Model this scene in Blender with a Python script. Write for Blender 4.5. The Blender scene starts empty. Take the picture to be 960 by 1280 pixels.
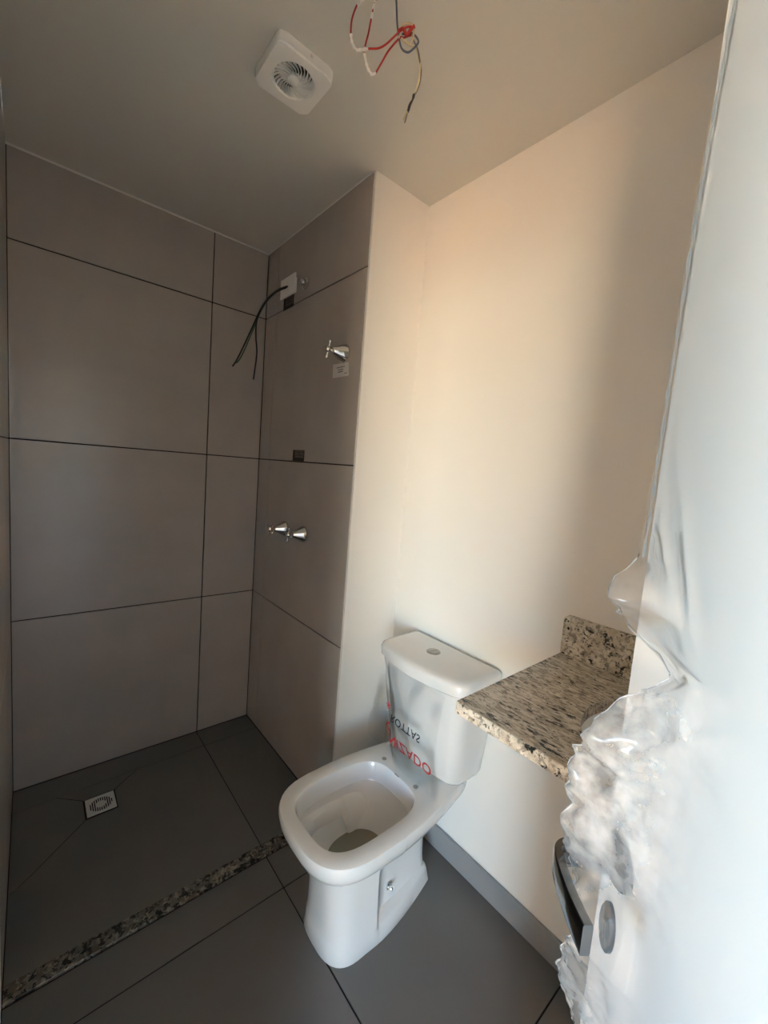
import bpy, bmesh, math, random
from mathutils import Vector, Matrix, noise
random.seed(7)
PI = math.pi
S = bpy.context.scene
C = S.collection

# ------------------------------------------------------------------ camera, world, sun, exposure
cam_d = bpy.data.cameras.new('camera'); cam = bpy.data.objects.new('camera', cam_d); C.objects.link(cam)
cam_d.sensor_fit = 'HORIZONTAL'; cam_d.sensor_width = 36.0; cam_d.lens = 515.41 / 960 * 36.0
cam_d.clip_start = 0.01
cr = Vector((0.76054345, -0.64444437, 0.07915246)); cu = Vector((0.00429782, 0.12690078, 0.99190611))
cf = Vector((0.64927282, 0.75404751, -0.09928326))
cam.matrix_world = Matrix(((cr.x, cu.x, -cf.x, 0.0636), (cr.y, cu.y, -cf.y, -2.0537), (cr.z, cu.z, -cf.z, 1.3904), (0, 0, 0, 1)))
S.camera = cam
S.view_settings.view_transform = 'Standard'; S.view_settings.look = 'None'
S.view_settings.gamma = 1.0; S.view_settings.use_curve_mapping = False
S.view_settings.exposure = 1.9
S.cycles.max_bounces = 16; S.cycles.diffuse_bounces = 12; S.cycles.transparent_max_bounces = 16; S.cycles.caustics_reflective = False; S.cycles.caustics_refractive = False

w = bpy.data.worlds.new('sky'); S.world = w; w.use_nodes = True
nt = w.node_tree; nt.nodes.clear()
sky = nt.nodes.new('ShaderNodeTexSky'); sky.sky_type = 'NISHITA'; sky.sun_disc = False
sky.sun_elevation = math.radians(42); sky.sun_rotation = math.radians(80); sky.ozone_density = 2.5; sky.dust_density = 0.4
bg = nt.nodes.new('ShaderNodeBackground'); bg.inputs['Strength'].default_value = 1.6
out = nt.nodes.new('ShaderNodeOutputWorld')
nt.links.new(sky.outputs[0], bg.inputs[0]); nt.links.new(bg.outputs[0], out.inputs[0])

def light(name, kind, energy, color, loc, direction):
    d = bpy.data.lights.new(name, kind); d.energy = energy; d.color = color
    o = bpy.data.objects.new(name, d); C.objects.link(o); o.location = loc
    o.rotation_euler = Vector(direction).to_track_quat('-Z', 'Y').to_euler(); return o
sun = light('sun', 'SUN', 62.0, (1.0, 0.86, 0.68), (8, -4, 8), (-0.72, 0.12, -0.68)); sun.data.angle = math.radians(0.6)
WY0, WY1, WZ0, WZ1, WX = -5.8, -3.85, 0.04, 2.2, -3.4       # balcony door opening in the next room
pt = light('window_portal', 'AREA', 1.0, (1, 1, 1), (WX - 0.05, (WY0 + WY1) / 2, (WZ0 + WZ1) / 2), (1, 0, 0))
pt.data.shape = 'RECTANGLE'; pt.data.size = WY1 - WY0; pt.data.size_y = WZ1 - WZ0
pt.data.cycles.is_portal = True
VY0, VY1, VZ0, VZ1 = -1.2, 0.9, 0.9, 2.3                    # window in the same outer wall
pt2 = light('window_portal', 'AREA', 1.0, (1, 1, 1), (WX - 0.05, (VY0 + VY1) / 2, (VZ0 + VZ1) / 2), (1, 0, 0))
pt2.data.shape = 'RECTANGLE'; pt2.data.size = VY1 - VY0; pt2.data.size_y = VZ1 - VZ0; pt2.data.cycles.is_portal = True

# ------------------------------------------------------------------ materials
def mat(name, col, rough=0.5, metal=0.0, var=0.0, scale=8.0, bump=0.0, bscale=60.0, spec=0.5, coat=0.0):
    m = bpy.data.materials.new(name); m.use_nodes = True
    n = m.node_tree.nodes; l = m.node_tree.links; p = n['Principled BSDF']
    p.inputs['Base Color'].default_value = (*col, 1); p.inputs['Roughness'].default_value = rough
    p.inputs['Metallic'].default_value = metal; p.inputs['Specular IOR Level'].default_value = spec
    p.inputs['Coat Weight'].default_value = coat
    if var > 0 or bump > 0:
        tc = n.new('ShaderNodeTexCoord')
    if var > 0:
        t = n.new('ShaderNodeTexNoise'); t.inputs['Scale'].default_value = scale; t.inputs['Detail'].default_value = 6
        r = n.new('ShaderNodeMapRange'); r.inputs['From Min'].default_value = 0.3; r.inputs['From Max'].default_value = 0.7
        r.inputs['To Min'].default_value = 1 - var; r.inputs['To Max'].default_value = 1 + var
        mx = n.new('ShaderNodeVectorMath'); mx.operation = 'SCALE'; mx.inputs[0].default_value = col
        l.new(tc.outputs['Object'], t.inputs['Vector']); l.new(t.outputs['Fac'], r.inputs['Value'])
        l.new(r.outputs[0], mx.inputs['Scale']); l.new(mx.outputs[0], p.inputs['Base Color'])
    if bump > 0:
        t2 = n.new('ShaderNodeTexNoise'); t2.inputs['Scale'].default_value = bscale; t2.inputs['Detail'].default_value = 4
        b = n.new('ShaderNodeBump'); b.inputs['Strength'].default_value = bump; b.inputs['Distance'].default_value = 0.002
        l.new(tc.outputs['Object'], t2.inputs['Vector']); l.new(t2.outputs['Fac'], b.inputs['Height']); l.new(b.outputs[0], p.inputs['Normal'])
    return m

def granite(name, stretch, scale=1.0, thr=0.0, tone=1.0):
    m = bpy.data.materials.new(name); m.use_nodes = True
    n = m.node_tree.nodes; l = m.node_tree.links; p = n['Principled BSDF']
    p.inputs['Roughness'].default_value = 0.22
    tc = n.new('ShaderNodeTexCoord'); mp = n.new('ShaderNodeMapping'); mp.inputs['Scale'].default_value = stretch
    l.new(tc.outputs['Object'], mp.inputs['Vector'])
    def nz(s, det, lo, hi, off):
        t = n.new('ShaderNodeTexNoise'); t.inputs['Scale'].default_value = s * scale; t.inputs['Detail'].default_value = det
        t.inputs['Roughness'].default_value = 0.6; t.inputs['Distortion'].default_value = 0.4
        a = n.new('ShaderNodeVectorMath'); a.inputs[1].default_value = (off, off * 0.7, -off)
        l.new(mp.outputs[0], a.inputs[0]); l.new(a.outputs[0], t.inputs['Vector'])
        r = n.new('ShaderNodeMapRange'); r.inputs['From Min'].default_value = lo; r.inputs['From Max'].default_value = hi
        l.new(t.outputs['Fac'], r.inputs['Value']); return r.outputs[0]
    def mixc(fac, a, b):
        x = n.new('ShaderNodeMix'); x.data_type = 'RGBA'; l.new(fac, x.inputs['Factor'])
        for s, v in ((x.inputs['A'], a), (x.inputs['B'], b)):
            if isinstance(v, tuple): s.default_value = (*v, 1)
            else: l.new(v, s)
        return x.outputs['Result']
    c = mixc(nz(28, 4, 0.4, 0.62, 0.0), tuple(v * tone for v in (0.46, 0.41, 0.33)), tuple(v * tone for v in (0.66, 0.62, 0.54)))
    c = mixc(nz(62, 5, 0.50, 0.60, 3.1), c, (0.30, 0.27, 0.22))
    c = mixc(nz(46, 4, 0.585 - thr, 0.63 - thr, 7.7), c, (0.025, 0.025, 0.023))
    c = mixc(nz(85, 3, 0.60 - thr, 0.66 - thr, 12.3), c, (0.05, 0.045, 0.04))
    l.new(c, p.inputs['Base Color']); return m

def film(name, white=0.08, gloss_rough=0.08, ior=1.45, tint=(1, 1, 1), gain=1.6, haze=0.0):
    m = bpy.data.materials.new(name); m.use_nodes = True
    n = m.node_tree.nodes; l = m.node_tree.links; n.clear()
    o = n.new('ShaderNodeOutputMaterial'); tr = n.new('ShaderNodeBsdfTransparent'); tr.inputs[0].default_value = (*tint, 1)
    g = n.new('ShaderNodeBsdfGlossy'); g.inputs['Roughness'].default_value = gloss_rough
    d = n.new('ShaderNodeBsdfDiffuse'); d.inputs[0].default_value = (0.85, 0.9, 0.95, 1)
    t = n.new('ShaderNodeBsdfTranslucent'); t.inputs[0].default_value = (0.85, 0.9, 0.95, 1)
    dt = n.new('ShaderNodeMixShader'); l.new(d.outputs[0], dt.inputs[1]); l.new(t.outputs[0], dt.inputs[2])
    m1 = n.new('ShaderNodeMixShader'); m1.inputs[0].default_value = white
    l.new(tr.outputs[0], m1.inputs[1]); l.new(dt.outputs[0], m1.inputs[2])
    if haze > 0:                                      # whitening of the creased plastic
        at = n.new('ShaderNodeAttribute'); at.attribute_name = 'haze'
        nz = n.new('ShaderNodeTexNoise'); nz.inputs['Scale'].default_value = 55; nz.inputs['Detail'].default_value = 5
        tc = n.new('ShaderNodeTexCoord'); l.new(tc.outputs['Object'], nz.inputs['Vector'])
        mr = n.new('ShaderNodeMapRange'); mr.inputs['From Min'].default_value = 0.35; mr.inputs['From Max'].default_value = 0.65; mr.inputs['To Min'].default_value = 0.35; l.new(nz.outputs['Fac'], mr.inputs['Value'])
        k1 = n.new('ShaderNodeMath'); k1.operation = 'MULTIPLY'; l.new(at.outputs['Fac'], k1.inputs[0]); l.new(mr.outputs[0], k1.inputs[1])
        k2 = n.new('ShaderNodeMath'); k2.operation = 'MULTIPLY_ADD'; l.new(k1.outputs[0], k2.inputs[0]); k2.inputs[1].default_value = haze; k2.inputs[2].default_value = white
        l.new(k2.outputs[0], m1.inputs[0])
    fr = n.new('ShaderNodeFresnel'); fr.inputs['IOR'].default_value = ior
    mu = n.new('ShaderNodeMath'); mu.operation = 'MULTIPLY'; mu.inputs[1].default_value = gain; mu.use_clamp = True
    l.new(fr.outputs[0], mu.inputs[0])
    m2 = n.new('ShaderNodeMixShader'); l.new(mu.outputs[0], m2.inputs[0]); l.new(m1.outputs[0], m2.inputs[1]); l.new(g.outputs[0], m2.inputs[2])
    l.new(m2.outputs[0], o.inputs[0]); return m

M = dict(
    tile=mat('porcelain_tile', (0.465, 0.418, 0.378), 0.27, var=0.05, scale=5, bump=0.05, bscale=300, spec=0.75),
    floor_tile=mat('floor_porcelain', (0.148, 0.140, 0.130), 0.36, var=0.06, scale=5, bump=0.06, bscale=300),
    grout=mat('dark_grout', (0.014, 0.011, 0.009), 0.9),
    paint=mat('wall_paint', (0.83, 0.805, 0.765), 0.5, var=0.01, scale=2, bump=0.08, bscale=180, spec=0.3),
    ceil=mat('ceiling_paint', (0.70, 0.68, 0.625), 0.7, bump=0.05, bscale=150, spec=0.2),
    seal=mat('white_sealant', (0.8, 0.78, 0.74), 0.5),
    base=mat('baseboard_tile', (0.30, 0.30, 0.30), 0.4, var=0.05),
    ceramic=mat('white_ceramic', (0.72, 0.715, 0.70), 0.12, coat=0.3),
    dirty=mat('bowl_water', (0.24, 0.22, 0.16), 0.05),
    chrome=mat('chrome', (0.75, 0.75, 0.74), 0.08, 1.0),
    dark_chrome=mat('dark_chrome', (0.20, 0.20, 0.20), 0.10, 1.0),
    dark_steel=mat('dark_steel', (0.07, 0.085, 0.11), 0.25, 1.0),
    steel=mat('brushed_steel', (0.36, 0.35, 0.33), 0.35, 1.0),
    plastic=mat('white_plastic', (0.86, 0.85, 0.82), 0.35),
    grate=mat('grate_plastic', (0.74, 0.71, 0.66), 0.4),
    black=mat('black_plastic', (0.012, 0.012, 0.012), 0.5),
    hole=mat('dark_cavity', (0.03, 0.022, 0.018), 0.9),
    mortar=mat('grey_mortar', (0.11, 0.095, 0.08), 0.9, var=0.2, scale=80),
    red=mat('red_insulation', (0.42, 0.02, 0.012), 0.4),
    blue=mat('blue_insulation', (0.09, 0.11, 0.16), 0.4),
    cream=mat('cream_insulation', (0.62, 0.52, 0.33), 0.4),
    greyw=mat('grey_insulation', (0.20, 0.19, 0.17), 0.4),
    green=mat('green_insulation', (0.02, 0.10, 0.045), 0.4),
    whitew=mat('white_tape', (0.85, 0.83, 0.8), 0.6),
    copper=mat('bare_brass', (0.85, 0.7, 0.35), 0.3, 0.7),
    ink_red=mat('red_ink', (0.42, 0.018, 0.022), 0.5),
    ink_black=mat('black_ink', (0.02, 0.018, 0.02), 0.5),
    paper=mat('paper', (0.66, 0.63, 0.60), 0.6),
    door=mat('white_lacquer', (0.82, 0.83, 0.835), 0.28),
    frame=mat('white_frame', (0.72, 0.74, 0.75), 0.4),
    granite_top=granite('granite_top', (1.9, 0.6, 1.2), 1.3),
    granite_side=granite('granite_side', (0.6, 1, 1), 1.25, 0.0, 1.15),
    granite_dark=granite('granite_sill', (1, 1, 1), 0.95, 0.045, 0.26),
    clear=film('clear_film', 0.02, 0.06, 1.4, (1, 1, 1), 1.0),
    film=film('packing_film', 0.07, 0.13, 1.42, (0.985, 0.993, 1.0), 1.15, 0.6),
    bead=film('welded_film_edge', 0.9, 0.15, 1.35, (1, 1, 1), 0.6),
    wood_floor=mat('beige_floor', (0.62, 0.55, 0.46), 0.4, var=0.06, scale=3),
    earth=mat('ground', (0.60, 0.41, 0.25), 0.9, var=0.2, scale=0.3),
)

# ------------------------------------------------------------------ helpers
WL = {}                       # world location of every object (no rotations used)
def tag(o, label=None, cat=None, group=None, kind=None):
    if label: o['label'] = label
    if cat: o['category'] = cat
    if group: o['group'] = group
    if kind: o['kind'] = kind
    return o
def thing(name, loc, label, cat, group=None, kind=None):
    o = bpy.data.objects.new(name, None); C.objects.link(o); o.location = loc; o.empty_display_size = 0.05
    WL[o.name] = Vector(loc); return tag(o, label, cat, group, kind)
def link(name, me, worldloc, parent=None):
    o = bpy.data.objects.new(name, me); C.objects.link(o)
    WL[o.name] = Vector(worldloc)
    if parent: o.parent = parent; o.location = Vector(worldloc) - WL[parent.name]
    else: o.location = worldloc
    return o
def obj(name, bm, m, parent=None, smooth=False, angle=40):
    bm.normal_update()
    xs = [v.co for v in bm.verts]
    lo = Vector([min(c[i] for c in xs) for i in range(3)]); hi = Vector([max(c[i] for c in xs) for i in range(3)])
    o0 = Vector(((lo.x + hi.x) / 2, (lo.y + hi.y) / 2, lo.z))
    for v in bm.verts: v.co -= o0
    me = bpy.data.meshes.new(name)
    if smooth:
        lim = math.radians(angle)
        for f in bm.faces: f.smooth = True
        for e in bm.edges:
            if len(e.link_faces) == 2 and e.calc_face_angle(0) > lim: e.smooth = False
    bm.to_mesh(me); bm.free()
    for mm in (m if isinstance(m, (list, tuple)) else [m]): me.materials.append(mm)
    return link(name, me, o0, parent)
def box(bm, lo, hi, bev=0.0, seg=1):
    vs = [bm.verts.new((x, y, z)) for x in (lo[0], hi[0]) for y in (lo[1], hi[1]) for z in (lo[2], hi[2])]
    fs = [bm.faces.new([vs[i] for i in q]) for q in ((0, 1, 3, 2), (4, 6, 7, 5), (0, 4, 5, 1), (2, 3, 7, 6), (0, 2, 6, 4), (1, 5, 7, 3))]
    if bev > 0:
        es = list({e for f in fs for e in f.edges})
        bmesh.ops.bevel(bm, geom=es, offset=bev, segments=seg, profile=0.5, affect='EDGES')
    return bm
def B(lo, hi, bev=0.0, seg=1): return box(bmesh.new(), lo, hi, bev, seg)
def loft(bm, rings, cap0=True, cap1=True, closed=True):
    vr = [[bm.verts.new(p) for p in r] for r in rings]
    n = len(vr[0])
    for a, b in zip(vr, vr[1:]):
        for i in range(n if closed else n - 1):
            j = (i + 1) % n
            try: bm.faces.new((a[i], a[j], b[j], b[i]))
            except ValueError: pass
    if cap0: bm.faces.new(list(reversed(vr[0])))
    if cap1: bm.faces.new(vr[-1])
    return vr
def frame_axes(d):
    d = d.normalized(); a = Vector((0, 0, 1)) if abs(d.z) < 0.9 else Vector((1, 0, 0))
    u = d.cross(a).normalized(); return u, d.cross(u).normalized()
def spline(pts, n=6):
    P = [Vector(p) for p in pts]; P = [P[0] * 2 - P[1]] + P + [P[-1] * 2 - P[-2]]; o = []
    for i in range(1, len(P) - 2):
        for k in range(n):
            t = k / n; a, b, c, d = P[i - 1], P[i], P[i + 1], P[i + 2]
            o.append(0.5 * (2 * b + (c - a) * t + (2 * a - 5 * b + 4 * c - d) * t * t + (3 * b - a - 3 * c + d) * t ** 3))
    o.append(P[-2]); return o
def tube(bm, pts, r, seg=8, taper=None):
    rings = []; pu = None
    for i, p in enumerate(pts):
        d = pts[min(i + 1, len(pts) - 1)] - pts[max(i - 1, 0)]
        if pu is None: u, v = frame_axes(d)
        else:
            dn = d.normalized(); u = (pu - dn * pu.dot(dn)).normalized(); v = dn.cross(u)
        pu = u; rr = r if taper is None else taper(i / (len(pts) - 1))
        rings.append([p + (u * math.cos(2 * PI * k / seg) + v * math.sin(2 * PI * k / seg)) * rr for k in range(seg)])
    loft(bm, rings); bmesh.ops.recalc_face_normals(bm, faces=bm.faces[:]); return bm
def lathe(prof, origin, axis, seg=24, cap0=True, cap1=True):
    bm = bmesh.new(); a = Vector(axis).normalized(); u, v = frame_axes(a); o = Vector(origin)
    loft(bm, [[o + a * h + (u * math.cos(2 * PI * k / seg) + v * math.sin(2 * PI * k / seg)) * r for k in range(seg)] for r, h in prof], cap0, cap1)
    bmesh.ops.recalc_face_normals(bm, faces=bm.faces[:]); return bm
def prism(bm, poly, axis, a, b):
    """poly of 2D points in the two other axes, extruded along axis from a to b"""
    def P(p, t):
        q = [p[0], p[1]]; q.insert(axis, t); return q
    lo = [bm.verts.new(P(p, a)) for p in poly]; hi = [bm.verts.new(P(p, b)) for p in poly]
    n = len(poly); bm.faces.new(lo); bm.faces.new(list(reversed(hi)))
    for i in range(n): bm.faces.new((lo[i], hi[i], hi[(i + 1) % n], lo[(i + 1) % n]))
    bmesh.ops.recalc_face_normals(bm, faces=bm.faces[:]); return bm
def hole_plate(bm, rect, cx, cy, rx, ry, z0, z1, n=48, corner=0.0):
    """rectangular slab (x0,x1,y0,y1) with an elliptical hole"""
    x0, x1, y0, y1 = rect; ring = []; rim = []
    for k in range(n):
        a = 2 * PI * (k + 0.5) / n; c, s = math.cos(a), math.sin(a)
        t = min(((x1 - cx) / c if c > 0 else (x0 - cx) / c) if abs(c) > 1e-6 else 1e9, ((y1 - cy) / s if s > 0 else (y0 - cy) / s) if abs(s) > 1e-6 else 1e9)
        rim.append([cx + c * t, cy + s * t]); ring.append((cx + rx * c, cy + ry * s))
    for X in (x0, x1):
        for Y in (y0, y1):
            i = min(range(n), key=lambda k: (rim[k][0] - X) ** 2 + (rim[k][1] - Y) ** 2); rim[i] = [X, Y]
    if corner > 0:
        for r in rim:
            dx = max(abs(r[0] - (x0 + x1) / 2) - ((x1 - x0) / 2 - corner), 0); dy = max(abs(r[1] - (y0 + y1) / 2) - ((y1 - y0) / 2 - corner), 0)
            d = math.hypot(dx, dy)
            if d > corner:
                sx = 1 if r[0] > (x0 + x1) / 2 else -1; sy = 1 if r[1] > (y0 + y1) / 2 else -1
                r[0] = (x0 + x1) / 2 + sx * ((x1 - x0) / 2 - corner + dx * corner / d); r[1] = (y0 + y1) / 2 + sy * ((y1 - y0) / 2 - corner + dy * corner / d)
    vr = loft(bm, [[(*p, z0) for p in ring], [(*p, z0) for p in rim], [(*p, z1) for p in rim], [(*p, z1) for p in ring]], False, False)
    for i in range(n): j = (i + 1) % n; bm.faces.new((vr[3][i], vr[3][j], vr[0][j], vr[0][i]))
    bmesh.ops.recalc_face_normals(bm, faces=bm.faces[:]); return bm

# ------------------------------------------------------------------ the setting
XP, XR, YP, H = 0.956, 1.218, -0.8254, 2.4
XS, YS, YF, T1, T2 = 0.6945, -0.1194, -0.1263, -0.7843, -0.8367
ROWS = [0.0, 0.704, 1.400, 2.094, H]
YB = -2.62                                             # wall behind the camera
J = 0.0024; TH = 0.008
def struct(name, bm, m, label=None): return tag(obj(name, bm, m), label, None, None, 'structure')
TC = {}
def tile(parent, lo, hi, m, key=None):
    """one tile; alike tiles share their mesh"""
    size = tuple(round(hi[i] - lo[i], 4) for i in range(3)); k = (size, m.name)
    if k not in TC:
        bm = B((0, 0, 0), size, 0.0007); me = bpy.data.meshes.new('tile'); bm.to_mesh(me); bm.free(); me.materials.append(m); TC[k] = me
    return link('tile', TC[k], lo, parent)

floor = struct('floor', B((0.0, YB, -0.10), (XR, 0.0, -0.003)), M['grout'], 'dark grey square tiled bathroom floor')
def ftile(x0, x1, y0, y1): tile(floor, (x0 + J, y0 + J, -TH), (x1 - J, y1 - J, 0.0), M['floor_tile'])
# dry zone
ys = [T2 - 0.0005, -0.971, -1.670, -2.370, YB]
for a, b in zip(ys, ys[1:]):
    for x0, x1 in ((0, XS - 0.004), (XS - 0.004, XR)):
        ftile(x0, x1, b, a)
# shower zone: strip along the back wall and the tile to the right of the seam
ftile(0, XS, YF, 0); ftile(XS, XP, YF, 0); ftile(XS, XP, T1, YF)
# shower tile cut in pieces around the drain
DX0, DX1, DY0, DY1 = 0.214, 0.316, -0.308, -0.204
def fpoly(pts):
    bm = prism(bmesh.new(), pts, 2, -TH, 0.0); obj('tile', bm, M['floor_tile'], floor)
g = 0.0016
A = (0.0 + J, YF - J); Bq = (XS - J, YF - J); Cq = (XS - J, T1 + J); Dq = (0.0 + J, T1 + J)
fpoly([(0.135, YF - J), (0.405, YF - J), (DX1 - g, DY1 + 2 * g), (DX0 + g, DY1 + 2 * g)])                              # behind the drain
fpoly([(0.405 + 2 * g, YF - J), Bq, Cq, Dq, (J, -0.50 - 2 * g), (0.06, -0.455 - 2 * g), (DX0 - g, DY0 - 3 * g), (DX1 + g, DY0 - 2 * g), (DX1 + 2 * g, DY1 + g)])   # large piece
fpoly([A, (0.135 - 2 * g, YF - J), (DX0 - 2 * g, DY1 + g), (DX0 - 2 * g, DY0 - g), (0.06, -0.455), (J, -0.50)])                                      # left piece

def grout_line(p, q_):
    p, q_ = Vector((*p, 0)), Vector((*q_, 0)); d = (q_ - p).normalized(); e = Vector((-d.y, d.x, 0)) * 0.0014
    obj('grout_line', prism(bmesh.new(), [tuple((p + e).xy), tuple((q_ + e).xy), tuple((q_ - e).xy), tuple((p - e).xy)], 2, -0.004, -0.0002), M['grout'], floor)
grout_line((0.006, -0.4975), (0.0605, -0.4566)); grout_line((0.0595, -0.4570), (DX0 - 0.0025, DY0 - 0.0032)); grout_line((0.1345, YF - 0.002), (DX0 - 0.001, DY1 + 0.002)); grout_line((0.4065, YF - 0.002), (DX1 + 0.001, DY1 + 0.002))
sill = tag(obj('shower_threshold', B((0.002, T2 + 0.0012, -0.0028), (XP - 0.001, T1 - 0.0012, 0.006), 0.0015), M['granite_dark']),
           'narrow speckled granite strip set in the floor along the shower', 'threshold')

ceiling = struct('ceiling', B((-0.0, YB, H), (XR, 0.0, H + 0.1)), M['ceil'], 'plain painted bathroom ceiling')
wall_back = struct('wall_back', B((-0.12, TH - 0.003, -0.1), (XP + 0.4, 0.15, H + 0.1)), M['grout'], 'large format grey tiled shower wall')
for z0, z1 in zip(ROWS, ROWS[1:]):
    for x0, x1 in ((0.0, XS + 0.002), (XS + 0.002, XP)):
        tile(wall_back, (x0 + J, 0.0, z0 + J), (x1 - J, TH, z1 - J), M['tile'])
pillar = bmesh.new()
box(pillar, (XP + TH - 0.003, YP + 0.002, -0.1), (XR + 0.15, TH - 0.004, H + 0.1))
wall_shower = struct('wall_shower', pillar, M['grout'], 'grey tiled shower side wall carrying the taps')
for z0, z1 in zip(ROWS, ROWS[1:]):
    for y0, y1 in ((YS, -0.0), (YP, YS)):
        tile(wall_shower, (XP, y0 + J, z0 + J), (XP + TH, y1 - J, z1 - J), M['tile'])
wall_end = struct('wall_pillar', B((XP + 0.0015, YP - 0.010, -0.0), (XR + 0.005, YP, H)), M['paint'], 'narrow white painted end of the shower wall')
wall_right = struct('wall_right', B((XR, YB, -0.1), (XR + 0.15, YP - 0.010, H + 0.1)), M['paint'], 'plain white painted wall behind the toilet')
wall_front = struct('wall_front', B((-0.12, YB - 0.12, -0.1), (XR + 0.15, YB, H + 0.1)), M['paint'], 'white painted wall at the counter end')
OY0, OY1, OZ = -2.40, -1.70, 2.10                     # doorway in the left wall
lw = bmesh.new()
box(lw, (-0.12, OY1, -0.1), (-TH + 0.003, 0.0, H + 0.1)); box(lw, (-0.12, YB, -0.1), (-TH + 0.003, OY0, H + 0.1)); box(lw, (-0.12, OY0, OZ), (-TH + 0.003, OY1, H + 0.1))
wall_left = struct('wall_left', lw, M['paint'], 'wall with the doorway and the tiled end of the shower')
for z0, z1 in zip(ROWS, ROWS[1:]):
    tile(wall_left, (-TH, YP + J, z0 + J), (0.0, -0.004, z1 - J), M['tile'])
obj('grout_bed', B((-TH + 0.0015, YP, 0.0), (-0.002, -0.001, H)), M['grout'], wall_left)
obj('plaster', B((-TH + 0.001, OY1, 0.0), (0.0, YP - 0.001, H)), M['paint'], wall_left)
# baseboard along the painted wall, and round the painted pillar end
bb = B((XR - 0.011, YB, 0.0), (XR, YP - 0.011, 0.088), 0.002)
struct('baseboard_right', bb, M['base'], 'low grey tile skirting under the white wall')
struct('baseboard_pillar', B((XP + 0.02, YP - 0.021, 0.0), (XR - 0.012, YP - 0.010, 0.088), 0.002), M['base'], 'low grey tile skirting at the pillar foot')
# sealant bead between tiles and ceiling
sb = bmesh.new(); tube(sb, [Vector((0.0, -0.002, H - 0.001)), Vector((0.5, -0.002, H - 0.0015)), Vector((XP, -0.002, H - 0.001))], 0.0045, 6)
struct('trim_1', sb, M['seal'], 'thin white sealant line between back wall tiles and ceiling')
sb = bmesh.new(); tube(sb, [Vector((XP - 0.001, 0, H)), Vector((XP - 0.001, YP, H))], 0.003, 6)
struct('trim_2', sb, M['seal'], 'thin white sealant line above the tap wall')
# door frame
fr = bmesh.new()
box(fr, (-0.135, OY1 - 0.03, 0), (0.0, OY1, OZ), 0.002); box(fr, (-0.135, OY0, 0), (0.0, OY0 + 0.03, OZ), 0.002); box(fr, (-0.135, OY0, OZ - 0.03), (0.0, OY1, OZ), 0.002)
tf = struct('trim_3', fr, M['frame'], 'white door frame of the bathroom doorway')
obj('architrave', B((0.0, OY1 - 0.03, 0), (0.0425, OY1 + 0.05, OZ + 0.05), 0.004), M['frame'], tf)
obj('architrave', B((0.0, OY0 - 0.05, 0), (0.016, OY0 + 0.01, OZ + 0.05), 0.004), M['frame'], tf)

# the next room, through which the daylight comes
RB0, RB1 = -6.6, 1.6
struct('floor_bedroom', B((WX - 0.1, RB0, -0.1), (-0.001, OY1, -0.001)), M['wood_floor'], 'beige floor of the next room')
struct('floor_bedroom_end', B((WX - 0.1, OY1, -0.1), (-0.12, RB1, -0.001)), M['wood_floor'], 'beige floor at the far end of the next room')
struct('wall_bedroom_end', B((-0.12, 0.15, 0), (-0.02, RB1, 2.6)), M['paint'], 'white wall end of the next room')
struct('ceiling_bedroom', B((WX - 0.1, RB0, 2.6), (-0.12, RB1, 2.7)), M['ceil'], 'ceiling of the next room')
struct('wall_bedroom_back', B((WX - 0.1, RB1, 0), (-0.12, RB1 + 0.1, 2.6)), M['paint'], 'white side wall of the next room')
struct('wall_bedroom_front', B((WX - 0.1, RB0 - 0.1, 0), (-0.12, RB0, 2.6)), M['paint'], 'white far side wall of the next room')
struct('wall_bedroom_right', B((-0.12, RB0, 0), (-0.02, YB - 0.12, 2.6)), M['paint'], 'white partition of the next room')
struct('wall_bedroom_top', B((-0.13, RB0, 2.5), (-0.121, RB1, 2.6)), M['paint'], 'white band over the doorway')
ww = bmesh.new()
box(ww, (WX - 0.15, RB0, 0), (WX, WY0, 2.6)); box(ww, (WX - 0.15, WY1, 0), (WX, VY0, 2.6)); box(ww, (WX - 0.15, VY1, 0), (WX, RB1, 2.6)); box(ww, (WX - 0.15, VY0, 0), (WX, VY1, VZ0)); box(ww, (WX - 0.15, VY0, VZ1), (WX, VY1, 2.6)); box(ww, (WX - 0.15, WY0, WZ1), (WX, WY1, 2.6))
struct('wall_bedroom_left', ww, M['paint'], 'outer wall with balcony opening')
struct('ground', B((-60, -50, -6.1), (WX - 0.3, 50, -6.0)), M['earth'], 'sunlit ground outside')

# ------------------------------------------------------------------ toilet
Y0 = -1.173
toilet = thing('toilet', (0.90, Y0, 0), 'white ceramic close-coupled toilet without seat against the painted wall', 'toilet')
def ring_outer(z, xf, xm, hw, xe, hwe, hwr, xb, hwb, n):
    half = []
    for k in range(13):
        t = k / 12 * PI / 2; half.append((xm - (xm - xf) * math.cos(t) ** (2 / n), hw * math.sin(t) ** (2 / n)))
    for k in (1, 2, 3): half.append((xm + (xe - xm) * k / 3, hw + (hwe - hw) * k / 3))
    half += [(xe + 0.004, hwe - (hwe - hwr) * 0.35), (xe + 0.010, hwr + (hwe - hwr) * 0.06), (xe + 0.02, hwr)]
    for k in range(1, 8):
        t = k / 7; half.append((xe + 0.02 + (xb - 0.03 - xe - 0.02) * t, hwr + (hwb - hwr) * t ** 1.5))
    half += [(xb - 0.012, hwb * 0.93), (xb - 0.002, hwb * 0.72), (xb, hwb * 0.35), (xb, 0)]
    pts = [(x, Y0 - y, z) for x, y in half] + [(x, Y0 + y, z) for x, y in reversed(half[1:-1])]
    return pts
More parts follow.
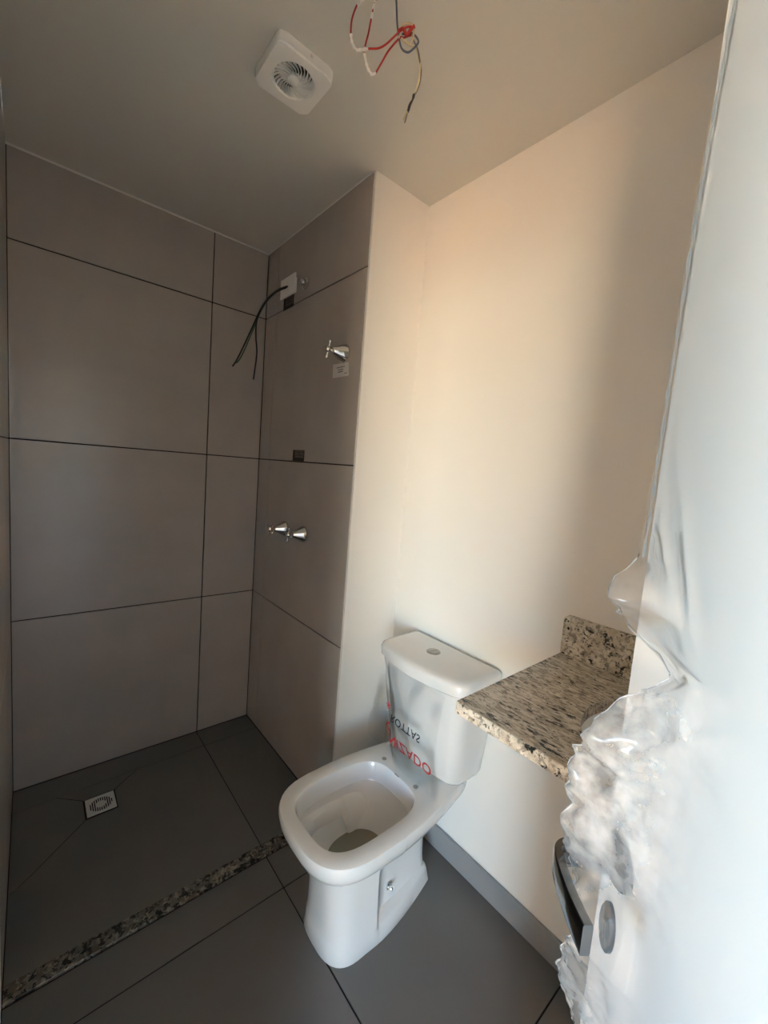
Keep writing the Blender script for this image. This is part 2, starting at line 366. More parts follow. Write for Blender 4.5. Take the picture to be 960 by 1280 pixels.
R = [(0.000, .682, .79, .110, .83, .112, .112, 1.105, .070, 2.9), (.006, .679, .79, .113, .83, .115, .115, 1.108, .073, 2.9), (.046, .684, .79, .108, .83, .110, .109, 1.10, .068, 2.9),
     (.056, .685, .79, .107, .83, .109, .100, 1.095, .064, 2.9), (.062, .686, .79, .106, .83, .108, .074, 1.09, .058, 2.9), (.10, .686, .79, .102, .83, .104, .064, 1.085, .054, 2.9),
     (.16, .684, .79, .099, .83, .101, .063, 1.08, .054, 2.9), (.22, .680, .788, .098, .83, .100, .068, 1.08, .058, 2.8), (.275, .674, .788, .100, .832, .103, .084, 1.095, .07, 2.7),
     (.300, .664, .788, .108, .836, .114, .106, 1.11, .085, 2.7), (.318, .640, .79, .135, .84, .142, .139, 1.15, .105, 2.8), (.330, .612, .79, .160, .84, .165, .163, 1.18, .118, 2.9),
     (.342, .599, .79, .172, .84, .175, .173, 1.19, .127, 3.0), (.360, .592, .79, .179, .84, .181, .179, 1.195, .131, 3.0), (.388, .588, .79, .183, .84, .184, .182, 1.197, .133, 3.0),
     (.397, .591, .79, .180, .84, .181, .179, 1.197, .131, 3.0), (.400, .599, .79, .173, .84, .174, .172, 1.195, .126, 3.0)]
rings = [ring_outer(*r) for r in R]; NR = len(rings[0])
def ring_inner(z, sx, sy, dx=0.0, n=3.4):
    cx, ax, ay = 0.802 + dx, 0.170 * sx, 0.130 * sy; half = []
    K = NR // 2
    for k in range(K + 1):
        t = PI * k / K; c, s = math.cos(t), math.sin(t)
        half.append((cx - ax * math.copysign(abs(c) ** (2 / n), c), ay * abs(s) ** (2 / n)))
    return [(x, Y0 - y, z) for x, y in half] + [(x, Y0 + y, z) for x, y in reversed(half[1:-1])]
rings += [ring_inner(.4005, 1.05, 1.06), ring_inner(.398, 1.01, 1.015), ring_inner(.390, 0.985, .985), ring_inner(.345, .955, .945), ring_inner(.3405, .94, .925), ring_inner(.338, .985, .985), ring_inner(.328, .985, .985),
          ring_inner(.29, .90, .90, 0, 2.7), ring_inner(.25, .74, .74, .01, 2.4), ring_inner(.21, .52, .56, .02, 2.2), ring_inner(.185, .43, .50, .02, 2), ring_inner(.15, .36, .42, .03, 2), ring_inner(.11, .28, .3, .04, 2)]
bm = bmesh.new(); loft(bm, rings); bmesh.ops.recalc_face_normals(bm, faces=bm.faces[:])
bowl = obj('bowl', bm, M['ceramic'], toilet, True, 38)
bm = bmesh.new(); wr = ring_inner(.215, .545, .59, .018, 2.2); bm.faces.new([bm.verts.new(p) for p in wr]); bmesh.ops.recalc_face_normals(bm, faces=bm.faces[:])
tag(obj('water', bm, M['dirty'], bowl), 'still murky water at the bottom of the bowl')
for dy in (-0.0775, 0.0775):
    obj('seat_bolt_hole', lathe([(0.0075, 0.3995), (0.0085, 0.4015), (0.004, 0.4018)], (0.988, Y0 + 0.01 + dy, 0), (0, 0, 1), 14), M['steel'], bowl, True)
obj('maker_mark', B((0.970, Y0 - 0.004, 0.400), (0.974, Y0 + 0.016, 0.4006)), M['steel'], bowl)
fb = lathe([(0.010, 0.0), (0.010, 0.003), (0.006, 0.006), (0.006, 0.014), (0.003, 0.017)], (0.905, Y0 - 0.068, 0.105), (0, -1, 0.25), 12)
tag(obj('floor_bolt', fb, M['chrome'], bowl, True), 'small chrome fixing bolt on the pedestal side')
def ring_box(z, xf, xb, hw, bow, r=0.035, dy=0.0):
    pts = []; K = 7
    # back corners tight, front corners rounded with a slightly bowed front
    for k in range(K):
        t = PI / 2 * k / (K - 1); pts.append((xf + r - r * math.cos(t) + 0, -(hw - r + r * math.sin(t))))
    for t in (0.25, 0.5, 0.75): pts.append((xf + r + (xb - xf - r - 0.01) * t, -hw))
    pts += [(xb - 0.010, -hw), (xb - 0.003, -hw + 0.003), (xb, -hw + 0.010)]
    full = pts + [(xb, 0)] + [(x, -y) for x, y in reversed(pts)]
    front = [(xf - bow * (1 - ((y / (hw - r)) ** 2)), y) for y in [(hw - r) * (1 - 2 * k / 12) for k in range(1, 12)]]
    full = full + front
    out = []
    for x, y in full: out.append((x, Y0 + dy + y, z))
    return out
tank_r = [ring_box(*r) for r in ((.400, 1.085, 1.196, .135, .012, .05), (.408, 1.068, 1.198, .152, .014, .05), (.43, 1.052, 1.20, .163, .016, .05), (.58, 1.03, 1.202, .177, .018, .05), (.737, 1.012, 1.204, .188, .02, .05), (.741, 1.020, 1.20, .182, .02, .05))]
bm = bmesh.new(); loft(bm, tank_r); bmesh.ops.recalc_face_normals(bm, faces=bm.faces[:])
tank = obj('tank', bm, M['ceramic'], toilet, True, 45)
lid_r = [ring_box(*r) for r in ((.742, 1.016, 1.204, .186, .022, .05), (.745, 1.004, 1.208, .197, .023, .05), (.768, 1.003, 1.209, .199, .023, .05), (.778, 1.006, 1.208, .196, .023, .05), (.784, 1.014, 1.203, .188, .023, .047), (.786, 1.028, 1.192, .174, .022, .04))]
bm = bmesh.new(); loft(bm, lid_r); bmesh.ops.recalc_face_normals(bm, faces=bm.faces[:])
lid = obj('tank_lid', bm, M['ceramic'], toilet, True, 50)
fbm = lathe([(0.024, 0.7855), (0.024, 0.788), (0.021, 0.7895), (0.0195, 0.7885)], (1.112, Y0 + 0.018, 0), (0, 0, 1), 28)
btn = obj('flush_button', fbm, M['steel'], lid, True)
btn['label'] = 'round steel dual flush button'
obj('button_half', prism(bmesh.new(), [(1.112 + .018 * math.cos(a), Y0 + .019 + .018 * math.sin(a)) for a in [PI * k / 10 for k in range(11)]], 2, .787, .7898), M['steel'], btn)
obj('button_half', prism(bmesh.new(), [(1.112 + .018 * math.cos(a), Y0 + .017 + .018 * math.sin(a)) for a in [PI + PI * k / 10 for k in range(11)]], 2, .787, .7893), M['steel'], btn)

# clear printed hygiene strip hanging down the tank front
def sheet(a, b):
    """a = distance along the strip from its right edge towards the left wall side, b = height"""
    t = (0.742 - b) / 0.335                          # 0 top, 1 bottom
    y = Y0 - 0.150 + a
    xt = 0.990 + 0.040 * min(max((0.742 - b) / 0.33, 0), 1) - 0.050 * math.sin(min(max(t, 0), 1) * PI * 0.75)
    if t > 1: xt -= (t - 1) * 0.15
    W = 0.275 - 0.075 * min(max(t, 0) / 0.55, 1)
    if a > W:                                        # left side turns back towards the tank, then runs on flat
        da = a - W; xl = max(xt, 0.978 + 0.045 * min(max(t, 0), 1)); dx = min(da * 0.72, xl - xt); used = dx / 0.72
        return Vector((xt + dx, Y0 - 0.150 + W + used * 0.69 + (da - used), b))
    return Vector((xt, y, b))
strip = thing('hygiene_strip', (0.97, Y0, 0.405), 'clear plastic strip with red and black printing over the toilet tank', 'plastic strip')
bm = bmesh.new(); NA, NB = 44, 26; vs = []
for j in range(NB + 1):
    for i in range(NA + 1):
        b = 0.742 - 0.338 * j / NB; a = i / NA * (0.262 + 0.125 * math.sin(min(max((j / NB - 0.35) / 0.5, 0), 1) * PI / 2))
        p = sheet(a, b); p.x -= 0.004 * noise.noise(Vector((a * 14, b * 9, 1.0))); vs.append(bm.verts.new(p))
for j in range(NB):
    for i in range(NA): k = j * (NA + 1) + i; bm.faces.new((vs[k], vs[k + 1], vs[k + NA + 2], vs[k + NA + 1]))
sh = obj('sheet', bm, M['clear'], strip, True, 60)
def text_mesh(body, size, m, a0, b0, name, sx=1.0, spacing=1.0):
    cu_ = bpy.data.curves.new(name, 'FONT'); cu_.body = body; cu_.size = size; cu_.resolution_u = 3; cu_.space_character = spacing; cu_.offset = size * 0.012
    to = bpy.data.objects.new('tmp', cu_); C.objects.link(to)
    dg = bpy.context.evaluated_depsgraph_get(); me = bpy.data.meshes.new_from_object(to.evaluated_get(dg))
    bm = bmesh.new(); bm.from_mesh(me); bpy.data.objects.remove(to); bpy.data.meshes.remove(me)
    bmesh.ops.triangulate(bm, faces=bm.faces[:])
    bmesh.ops.subdivide_edges(bm, edges=[e for e in bm.edges if e.calc_length() > 0.006], cuts=3)
    xmax = max(v.co.x for v in bm.verts)
    for v in bm.verts:
        # print is seen from its back, upside down: mirrored top to bottom
        a = a0 + (xmax - v.co.x) * sx; b = b0 - v.co.y
        v.co = sheet(a, b) + Vector((-0.0012, 0, 0))
    return obj(name, bm, m, sh)
text_mesh('GIENIZADO', 0.050, M['ink_red'], 0.010, 0.524, 'red_print', 0.98, 1.04)
text_mesh('ROTTAS', 0.036, M['ink_black'], 0.062, 0.594, 'black_print', 0.98, 1.05)
text_mesh('*', 0.05, M['ink_red'], 0.205, 0.640, 'star_mark')

# ------------------------------------------------------------------ countertop
ct = thing('washbasin_counter', (0.98, -1.85, 0.895), 'speckled beige granite washbasin counter with round cut-out on the wall', 'counter')
bm = hole_plate(bmesh.new(), (0.745, XR - 0.001, -2.30, -1.547), 0.975, -1.928, 0.200, 0.205, 0.895, 0.921, 72)
obj('slab', bm, M['granite_top'], ct)
obj('front_edge', B((0.7425, -2.30, 0.8945), (0.7455, -1.5465, 0.9205), 0.001), M['granite_side'], ct)
c = 0.012
poly = [(-2.30, 0.921), (-1.545, 0.921)] + [(-1.545 - c + c * math.cos(a), 1.029 - c + c * math.sin(a)) for a in [PI / 2 * k / 5 for k in range(6)]] + [(-2.30, 1.029)]
obj('backsplash', prism(bmesh.new(), poly, 0, XR - 0.020, XR - 0.001), M['granite_side'], ct)

# ------------------------------------------------------------------ taps
def tap(y, z, spin, label):
    t = thing('shower_tap', (XP, y, z), label, 'tap', 'chrome taps on the shower wall')
    ax = (-1, 0, 0)
    obj('flange', lathe([(0.034, 0.0), (0.0355, 0.003), (0.0345, 0.008), (0.027, 0.022), (0.0195, 0.038), (0.013, 0.052), (0.0105, 0.056), (0.007, 0.0575)], (XP, y, z), ax, 28), M['chrome'], t, True)
    obj('stem', lathe([(0.0072, 0.055), (0.0072, 0.066), (0.010, 0.068), (0.0115, 0.073), (0.0105, 0.079), (0.006, 0.083)], (XP, y, z), ax, 20), M['chrome'], t, True)
    for k in range(4):
        a = spin + k * PI / 2; d = Vector((0, math.cos(a), math.sin(a))); o = Vector((XP - 0.073, y, z))
        obj('handle_arm', lathe([(0.0048, 0.006), (0.004, 0.016), (0.0052, 0.021), (0.0066, 0.026), (0.006, 0.030), (0.003, 0.0325)], o, d, 12), M['chrome'], t, True)
    return t
tap(-0.722, 1.812, 0.35, 'chrome cross-handle tap above the small paper tag')
tap(-0.326, 1.088, 0.5, 'chrome cross-handle tap of the lower pair, beside the tile joint near the corner')
tap(-0.500, 1.092, 0.25, 'chrome cross-handle tap of the lower pair, farther from the corner')
# paper tag with illegible print
tg = thing('paper_tag', (XP, -0.708, 1.73), 'small white printed paper tag below the upper tap', 'tag')
bm = bmesh.new()
P4 = [(-0.651, 1.731), (-0.757, 1.729), (-0.752, 1.778), (-0.648, 1.783)]
prism(bm, P4, 0, XP - 0.002, XP - 0.0006); pg = obj('paper', bm, M['paper'], tg)
for yc, zc, ln, hh in ((-0.702, 1.766, 0.055, .0035), (-0.702, 1.757, 0.034, .0035), (-0.702, 1.749, 0.034, .004), (-0.738, 1.740, 0.018, .003)):
    obj('print_line', B((XP - 0.0024, yc - ln / 2, zc - hh / 2), (XP - 0.0019, yc + ln / 2, zc + hh / 2)), M['greyw'], pg)
# chrome pipe cap
cp = thing('pipe_cap', (XP, -0.392, 2.155), 'small round chrome plug on the shower pipe outlet', 'pipe cap')
obj('flange', lathe([(0.026, 0.0), (0.026, 0.004), (0.020, 0.009), (0.014, 0.010)], (XP, -0.392, 2.155), (-1, 0, 0), 24), M['chrome'], cp, True)
obj('plug', lathe([(0.015, 0.006), (0.015, 0.022), (0.011, 0.027), (0.005, 0.029)], (XP, -0.392, 2.155), (-1, 0, 0), 18), M['chrome'], cp, True)
# small dark square openings at the tile joints
def slot(y0, y1, z0, z1, label):
    t = thing('tile_opening', (XP, (y0 + y1) / 2, z0), label, 'opening', 'dark square marks on the tap wall')
    obj('cavity', B((XP - 0.0008, y0, z0), (XP + 0.002, y1, z1)), M['hole'], t)
    obj('mortar_patch', B((XP - 0.0018, y0 + 0.004, z0 + 0.014), (XP - 0.0006, y1 - 0.020, z1 - 0.002), 0.0004), M['mortar'], t)
    for k in (0, 1):
        obj('scratch', B((XP - 0.0022, y0 + 0.012, z0 + 0.024 + k * 0.013), (XP - 0.0015, y1 - 0.032, z0 + 0.027 + k * 0.013)), M['hole'], t)
slot(-0.463, -0.362, 1.403, 1.451, 'small dark square patch at the tile joint over the paired taps')
slot(-0.288, -0.190, 2.088, 2.140, 'small dark square patch directly under the white wall plate')

# ------------------------------------------------------------------ wall plate and wires
wp = thing('wall_plate', (XP, -0.25, 2.13), 'white rectangular cable outlet plate high on the tap wall', 'wall plate')
obj('plate', B((XP - 0.022, -0.328, 2.130), (XP - 0.014, -0.194, 2.214), 0.0015), M['plastic'], wp)
obj('back_box', B((XP - 0.014, -0.308, 2.142), (XP, -0.214, 2.204)), M['plastic'], wp)
obj('centre_strip', B((XP - 0.0245, -0.268, 2.150), (XP - 0.0215, -0.252, 2.194), 0.0005), M['plastic'], wp)
def cable(name, pts, r, m, parent=None, n=6, seg=7):
    bm = bmesh.new(); tube(bm, spline(pts, n), r, seg); return obj(name, bm, m, parent, True, 60)
yw = -0.262
ca = [(0.936, yw, 2.174), (0.888, yw, 2.140), (0.843, yw, 2.087), (0.811, yw, 2.026), (0.780, yw, 1.946), (0.745, yw, 1.857), (0.721, yw, 1.801), (0.706, yw, 1.775)]
cb = [(0.936, yw - .004, 2.171), (0.888, yw - .004, 2.137), (0.843, yw - .004, 2.084), (0.811, yw - .004, 2.024), (0.800, yw, 1.980), (0.801, yw, 1.916), (0.808, yw, 1.852), (0.799, yw, 1.739)]
cg = [(0.936, yw + .005, 2.169), (0.889, yw + .005, 2.135), (0.846, yw + .005, 2.083), (0.816, yw + .005, 2.024), (0.788, yw + .004, 1.946), (0.757, yw + .003, 1.860), (0.735, yw + .002, 1.810), (0.722, yw + .001, 1.792)]
cbn = thing('cable_bundle', (0.936, yw, 2.17), 'black and green cables hanging loose from the white outlet plate', 'cables')
cable('black_cable', ca, 0.0034, M['black'], cbn); cable('black_cable', cb, 0.0034, M['black'], cbn); cable('green_cable', cg, 0.0028, M['green'], cbn)

# ------------------------------------------------------------------ ceiling wires (lamp not yet fitted)
PC = Vector((0.65, -1.29, 0)); SD = Vector((0.79314, -0.60904, 0)); ND = Vector((0.60904, 0.79314, 0))
def cw(l, depth=0.0, amp=0.006):
    return [PC + SD * s + ND * (depth + amp * math.sin(i * 1.3 + depth * 300)) + Vector((0, 0, z)) for i, (s, z) in enumerate(l)]
lw_ = thing('lamp_wires', (0.65, -1.29, 2.13), 'tangle of red, blue and cream lamp wires hanging from the ceiling', 'wires')
redA = [(-.05, 2.412), (-.066, 2.385), (-.078, 2.356), (-.086, 2.341), (-.094, 2.313), (-.095, 2.292), (-.092, 2.28), (-.082, 2.264), (-.071, 2.259), (-.057, 2.263), (-.036, 2.273), (-.019, 2.287), (.003, 2.305), (.019, 2.312), (.034, 2.317)]
redB = [(-.03, 2.412), (-.042, 2.385), (-.049, 2.358), (-.055, 2.326), (-.059, 2.306), (-.064, 2.283), (-.064, 2.26), (-.06, 2.245), (-.055, 2.233), (-.046, 2.229), (-.038, 2.233), (-.028, 2.245), (-.013, 2.27), (.008, 2.301), (.016, 2.308), (.032, 2.314)]
blue = [(-.010, 2.412), (-.006, 2.377), (-.003, 2.347), (0, 2.319), (.005, 2.301), (.013, 2.285), (.027, 2.277), (.039, 2.28), (.047, 2.289), (.045, 2.302), (.034, 2.316), (.022, 2.31), (.012, 2.303)]
cream = [(.006, 2.297), (.007, 2.315), (.012, 2.323), (.023, 2.322), (.034, 2.316), (.036, 2.303), (.030, 2.291), (.012, 2.297), (.020, 2.286), (.031, 2.28), (.043, 2.283), (.051, 2.267), (.056, 2.252), (.055, 2.234), (.055, 2.215), (.050, 2.201), (.047, 2.191)]
grey = [(.034, 2.316), (.037, 2.301), (.047, 2.281), (.053, 2.261), (.058, 2.244), (.057, 2.221), (.052, 2.203), (.047, 2.191)]
cable('red_wire', cw(redA), 0.0019, M['red'], lw_); cable('red_wire', cw(redB, 0.006), 0.0019, M['red'], lw_)
cable('blue_wire', cw(blue, 0.003), 0.002, M['blue'], lw_); cable('cream_wire', cw(cream, 0.000), 0.0019, M['cream'], lw_); cable('grey_wire', cw(grey, 0.004, 0.003), 0.0018, M['greyw'], lw_)
wa, wb_ = cw(redA), cw(redB, 0.006)
for pts in (wa[0:4], wa[5:10], wb_[2:4], wb_[6:11]):
    bm = bmesh.new(); sp = spline(pts, 8); tube(bm, sp, 0.0023, 8, lambda t: 0.0029 + 0.0007 * math.sin(t * 37)); obj('white_overspray', bm, M['whitew'], lw_, True, 60)
kn = bmesh.new(); tube(kn, spline(cw([(.004, 2.303), (.014, 2.312), (.022, 2.304), (.030, 2.313), (.037, 2.316)], -0.003, .004), 8), 0.0033, 8); obj('knot', kn, M['red'], lw_, True, 60)
tp = bmesh.new(); tube(tp, spline(cw([(.047, 2.193), (.045, 2.183), (.040, 2.172), (.037, 2.158)], 0.002, 0), 6), 0.0024, 8, lambda t: 0.0018 + 0.0012 * abs(math.cos(t * 4.2))); obj('black_tape', tp, M['black'], lw_, True, 60)
cable('bare_end', cw([(.037, 2.160), (.032, 2.150), (.028, 2.141)], 0.002, 0), 0.0013, M['copper'], lw_); cable('bare_end', cw([(.036, 2.158), (.034, 2.147), (.032, 2.138)], 0.005, 0), 0.0012, M['greyw'], lw_)

# ------------------------------------------------------------------ extractor fan
FX, FY = 0.585, -0.953
fan = thing('extractor_fan', (FX, FY, 2.376), 'square white extractor fan with round louvre on the ceiling', 'fan')
bm = hole_plate(bmesh.new(), (FX - 0.077, FX + 0.077, FY - 0.077, FY + 0.077), FX, FY, 0.050, 0.050, 2.373, H - 0.0005, 64, 0.018)
bmesh.ops.bevel(bm, geom=[e for e in bm.edges if all(abs(v.co.z - 2.373) < 1e-4 for v in e.verts) and len(e.link_faces) == 2 and e.calc_face_angle(0) > 0.5], offset=0.004, segments=3, affect='EDGES')
hs = obj('housing', bm, M['plastic'], fan, True, 35)
obj('clip', B((FX + 0.004, FY - 0.081, 2.386), (FX + 0.010, FY - 0.0765, 2.391)), M['grate'], hs)
obj('dark_duct', lathe([(0.0495, 2.398), (0.0495, 2.3985), (0.001, 2.399)], (FX, FY, 0), (0, 0, 1), 32), M['hole'], fan)
obj('hub', lathe([(0.006, 2.371), (0.012, 2.3725), (0.0165, 2.376), (0.017, 2.384)], (FX, FY, 0), (0, 0, 1), 28), M['plastic'], fan, True)
bm = bmesh.new(); rr = []
for z in (2.3735, 2.382):
    for sgn in (1, -1):
        rr.append([])
for k in range(8):
    pass
def vane_mesh():
    bm = bmesh.new(); prof = []
    for k in range(9):
        t = k / 8; r = 0.014 + t * 0.0365; a = -0.75 * t ** 1.2
        p = Vector((r * math.cos(a), r * math.sin(a), 0)); tn = Vector((-math.sin(a), math.cos(a), 0)); wd = 0.0006 + 0.0008 * t
        zt = 2.373 + 0.001 - 2.376
        prof.append([p + tn * wd + Vector((0, 0, zt)), p - tn * wd + Vector((0, 0, zt)), p - tn * (wd + 0.0015) + Vector((0, 0, zt + 0.006)), p + tn * (wd - 0.0015) + Vector((0, 0, zt + 0.006))])
    loft(bm, prof); bmesh.ops.recalc_face_normals(bm, faces=bm.faces[:]); return bm
vm = bpy.data.meshes.new('vane'); vb = vane_mesh(); vb.to_mesh(vm); vb.free(); vm.materials.append(M['plastic'])
for k in range(24):
    v = link('vane', vm, (FX, FY, 2.376), fan); v.rotation_euler = (0, 0, 2 * PI * k / 24)

# ------------------------------------------------------------------ floor drain
DC = ((DX0 + DX1) / 2, (DY0 + DY1) / 2)
dr = thing('floor_drain', (DC[0], DC[1], -0.004), 'small square drain grate with slotted oval in the shower floor', 'drain')
def grate():
    """square plate with a round field of parallel slots left open around a solid centre"""
    bm = bmesh.new(); hw = 0.0475; n = 11; R1, R0 = 0.038, 0.0165; pitch = 2 * R1 / n
    z0, z1 = -0.0005, 0.0025
    box(bm, (DC[0] - hw, DC[1] - hw, z0), (DC[0] - R1, DC[1] + hw, z1)); box(bm, (DC[0] + R1, DC[1] - hw, z0), (DC[0] + hw, DC[1] + hw, z1))
    for k in range(n):
        for part in (0, 1):
            x0 = -R1 + k * pitch + (0.0 if part == 0 else pitch * 0.40); x1 = -R1 + k * pitch + (pitch * 0.40 if part == 0 else pitch)
            xc = (x0 + x1) / 2
            if part == 0: box(bm, (DC[0] + x0, DC[1] - hw, z0), (DC[0] + x1, DC[1] + hw, z1)); continue
            yo = math.sqrt(max(R1 ** 2 - xc ** 2, 0)); yi = math.sqrt(max(R0 ** 2 - xc ** 2, 0)) if abs(xc) < R0 else 0
            box(bm, (DC[0] + x0, DC[1] + yo, z0), (DC[0] + x1, DC[1] + hw, z1)); box(bm, (DC[0] + x0, DC[1] - hw, z0), (DC[0] + x1, DC[1] - yo, z1))
            if yi > 0: box(bm, (DC[0] + x0, DC[1] - yi, z0), (DC[0] + x1, DC[1] + yi, z1))
    return bm
obj('grate', grate(), M['grate'], dr)
obj('well', B((DX0 + 0.001, DY0 + 0.001, -0.0029), (DX1 - 0.001, DY1 - 0.001, -0.0022)), M['hole'], dr)

# ------------------------------------------------------------------ door leaf with lever and packing film
LD = Vector((0.4958, -1.9282, 0)); HG = LD + Vector((-0.74314, -0.66913, 0)) * 0.70
hv = (HG - LD).normalized(); nv = Vector((hv.y, -hv.x, 0))       # along the leaf towards the hinge; out of the visible face
DW = (HG - LD).length
def D(s, o, z): return LD + hv * s + nv * o + Vector((0, 0, z))
door = thing('door_1', D(DW / 2, 0, 0.008), 'white lacquered bathroom door standing half open, wrapped in plastic film', None, None, 'structure')
def dbox(s0, s1, o0, o1, z0, z1, bev=0.0):
    bm = B((s0, o0, z0), (s1, o1, z1), bev)
    for v in bm.verts: v.co = D(*v.co)
    bmesh.ops.recalc_face_normals(bm, faces=bm.faces[:]); return bm
obj('door_leaf', dbox(0, DW, -0.035, 0, 0.008, 2.06, 0.0015), M['door'], door)
SX, SZ = 0.033, 1.054
rose = lathe([(0.023, 0.0), (0.023, 0.004), (0.020, 0.007), (0.012, 0.0095)], D(SX, 0, SZ), nv, 32); obj('rosette', rose, M['dark_steel'], door, True)
krose = lathe([(0.024, 0.0), (0.024, 0.003), (0.021, 0.005), (0.004, 0.0055)], D(SX - 0.004, 0, SZ - 0.072), nv, 32)
for v in krose.verts: v.co -= hv * ((v.co - D(SX - 0.004, 0, 0)).dot(hv) * 0.5)
ke = obj('key_escutcheon', krose, M['dark_steel'], door, True)
obj('keyhole', dbox(SX - 0.0055, SX - 0.0025, 0.005, 0.0062, SZ - 0.084, SZ - 0.064), M['black'], ke)
# lever: neck out of the rosette, then a flat bowed bar towards the hinge
bm = bmesh.new(); rg = []
path = [(SX, 0.008), (SX - 0.001, 0.03), (SX - 0.001, 0.042), (SX + 0.003, 0.053), (SX + 0.011, 0.059), (SX + 0.026, 0.0605), (SX + 0.045, 0.060), (SX + 0.060, 0.0585), (SX + 0.076, 0.056)]
hp = spline([(a, b, 0) for a, b in path], 5)
for i, p in enumerate(hp):
    d = (hp[min(i + 1, len(hp) - 1)] - hp[max(i - 1, 0)]).normalized(); nn_ = Vector((-d.y, d.x, 0)); t = i / (len(hp) - 1)
    tk = 0.009 - 0.005 * min(t * 2, 1); ht = 0.009 + 0.004 * t
    rg.append([D(*(p + nn_ * (tk * c_) + Vector((0, 0, SZ + ht * s_)))) for c_, s_ in ((1, -.85), (1, .85), (.85, 1), (-.85, 1), (-1, .85), (-1, -.85), (-.85, -1), (.85, -1))])
loft(bm, rg); bmesh.ops.recalc_face_normals(bm, faces=bm.faces[:])
lev = obj('lever_handle', bm, M['dark_chrome'], door, True, 35); lev['label'] = 'dark chrome bowed lever handle'

def interp(tab, z):
    tab = sorted(tab)
    if z <= tab[0][0]: return tab[0][1:]
    for a, b in zip(tab, tab[1:]):
        if z <= b[0]:
            t = (z - a[0]) / (b[0] - a[0]); return tuple(x + (y - x) * t for x, y in zip(a[1:], b[1:]))
    return tab[-1][1:]
# z, left edge along the door, stand-off at that edge
EDGE = [(0.05, .004, .003), (0.80, .004, .003), (.848, .010, .006), (.89, .016, .020), (.92, .018, .030), (.952, .029, .030), (.989, .047, .028), (1.037, .043, .028), (1.065, .036, .030), (1.085, .037, .034), (1.127, .034, .032), (1.156, .030, .032), (1.166, .044, .034),
        (1.181, .049, .036), (1.196, .046, .032), (1.203, .036, .012), (1.215, .042, .005), (1.23, .057, .005), (1.25, .076, .005), (1.256, .081, .005), (1.260, .070, .005), (1.264, .030, .006), (1.270, .002, .008), (1.280, .010, .018), (1.292, .022, .030), (1.305, .012, .030),
        (1.318, .004, .016), (1.326, .001, .005), (1.40, .002, .003), (1.516, .004, .003), (1.64, .007, .003), (1.777, .017, .003), (2.07, .034, .003)]
def haze_at(s, z):
    return min(1.0, (math.exp(-((z - 1.135) / 0.075) ** 4) * math.exp(-(max(s - 0.055, 0) / 0.045) ** 2) + 0.6 * math.exp(-((z - 0.97) / 0.10) ** 4) * math.exp(-(max(s - 0.04, 0) / 0.03) ** 2)
                     + 0.6 * math.exp(-((z - 1.225) / 0.022) ** 2) * math.exp(-(max(s - 0.09, 0) / 0.03) ** 2) + 0.35 * math.exp(-((z - 1.30) / 0.025) ** 2) * math.exp(-(max(s - 0.02, 0) / 0.02) ** 2)))
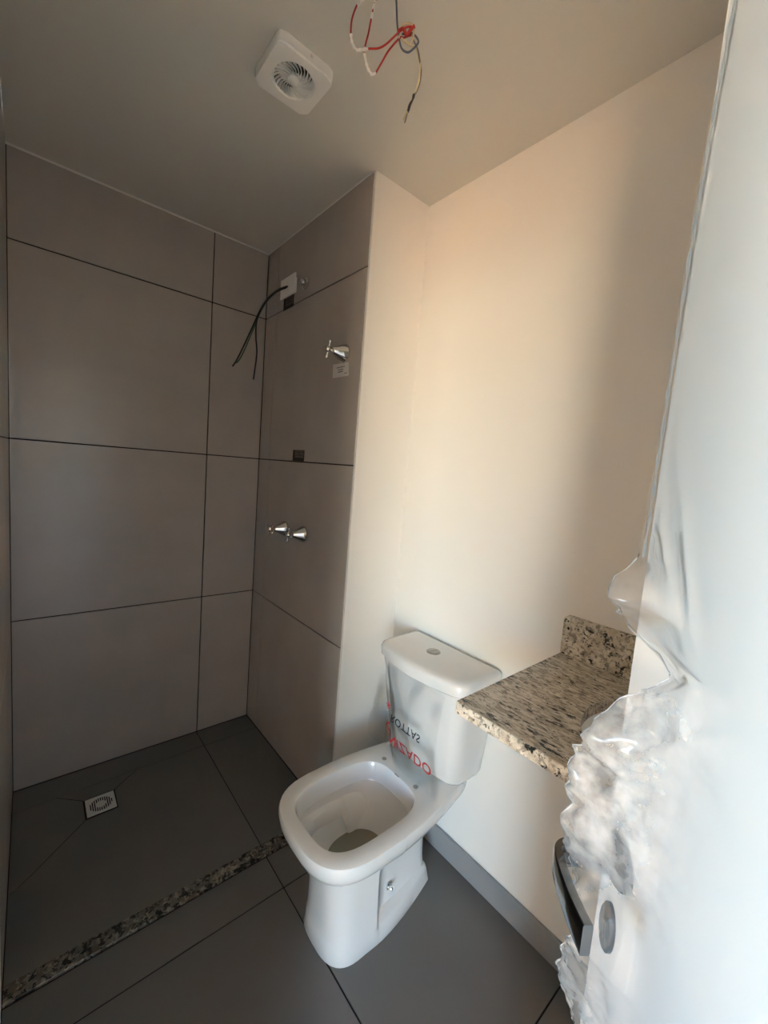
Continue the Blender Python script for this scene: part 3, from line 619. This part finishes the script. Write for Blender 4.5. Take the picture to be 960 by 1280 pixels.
def off_at(s, z, sl, ol):
    d = s - sl
    o = 0.003 + ol * math.exp(-(d / 0.030) ** 2)
    o += 0.014 * math.exp(-((z - 1.10) / 0.09) ** 2) * math.exp(-(s / 0.10) ** 2)
    # crumple strength: strong around the torn edge and the lever
    cz = haze_at(s, z); w_ = Vector((noise.noise(Vector((s * 18, z * 18, 1.0))), noise.noise(Vector((s * 18, z * 18, 6.0))), 0)) * 0.6
    q = Vector((s * 38, z * 30, 0.3)) + w_; ridge = 1 - abs(noise.noise(q)) * 2.4
    fine = 1 - abs(noise.noise(Vector((s * 95, z * 80, 4.0)) + w_ * 2)) * 2
    o += cz * (0.005 + 0.0055 * ridge + 0.003 * fine)
    # crumple along the torn edge itself
    ce = math.exp(-(d / 0.02) ** 2) * (1 if 0.8 < z < 1.35 else 0.25)
    o += ce * 0.006 * noise.noise(Vector((s * 110, z * 110, 9.0)))
    # long tension folds running up to the torn corner and down from the lever
    for (s0, z0, s1, z1, h_, wd) in ((.090, 1.255, -.005, 1.40, .004, .006), (.100, 1.25, .030, 1.42, .003, .006), (.100, 1.235, .066, .86, .006, .007), (.085, 1.19, .05, .88, .004, .006), (.095, 1.215, .055, 1.12, .005, .005)):
        t = max(0, min(1, ((s - s0) * (s1 - s0) + (z - z0) * (z1 - z0)) / ((s1 - s0) ** 2 + (z1 - z0) ** 2)))
        dd = math.hypot(s - s0 - t * (s1 - s0), z - z0 - t * (z1 - z0)); o += h_ * math.exp(-(dd / wd) ** 2) * math.sin(PI * (0.12 + 0.76 * t))
    return max(o, 0.0015)
zs = []
z = 0.05
while z < 2.07:
    zs.append(z); z += 0.003 if 0.80 < z < 1.36 else 0.02
NC = 96; bm = bmesh.new(); rows = []; hz = bm.verts.layers.float.new('haze')
for zi in zs:
    sl, ol = interp(EDGE, zi); row = []
    jit = 0.004 * noise.noise(Vector((zi * 60, 2, 5))) + 0.002 * noise.noise(Vector((zi * 190, 1, 8))) if 0.75 < zi < 1.33 else 0.0006 * noise.noise(Vector((zi * 90, 1, 8)))
    for k in range(NC + 1):
        t = (k / NC) ** 1.7; s = sl + jit + (0.69 - sl) * t
        vv = bm.verts.new(D(s, off_at(s, zi, sl, ol), zi)); vv[hz] = haze_at(s, zi); row.append(vv)
    rows.append(row)
for a, b in zip(rows, rows[1:]):
    for k in range(NC):
        bm.faces.new((a[k], a[k + 1], b[k + 1], b[k]))
pf = thing('packing_film', D(0.3, 0.01, 0.05), 'crumpled clear packing film torn open around the door lever', 'plastic film')
obj('film_sheet', bm, M['film'], pf, True, 70)
# welded rim of the film
bm = bmesh.new(); pts = []
for k in range(130):
    zi = 1.33 + k * 0.0055; sl, ol = interp(EDGE, zi)
    pts.append(D(sl + 0.0015 * noise.noise(Vector((zi * 70, 0, 0))), 0.0035, zi))
tube(bm, pts, 0.0012, 6, lambda t: 0.0011 + 0.0006 * math.sin(t * 160)); obj('welded_rim', bm, M['bead'], pf, True, 60)
bm = bmesh.new(); pts = []
for k in range(90):
    zi = 0.83 + k * 0.0056; sl, ol = interp(EDGE, zi)
    pts.append(D(sl + 0.004 * noise.noise(Vector((zi * 60, 2, 5))) + 0.002 * noise.noise(Vector((zi * 190, 1, 8))), off_at(sl, zi, sl, ol), zi))
tube(bm, pts, 0.0011, 6, lambda t: 0.0006 + 0.0003 * math.sin(t * 140)); obj('torn_rim', bm, M['bead'], pf, True, 60)
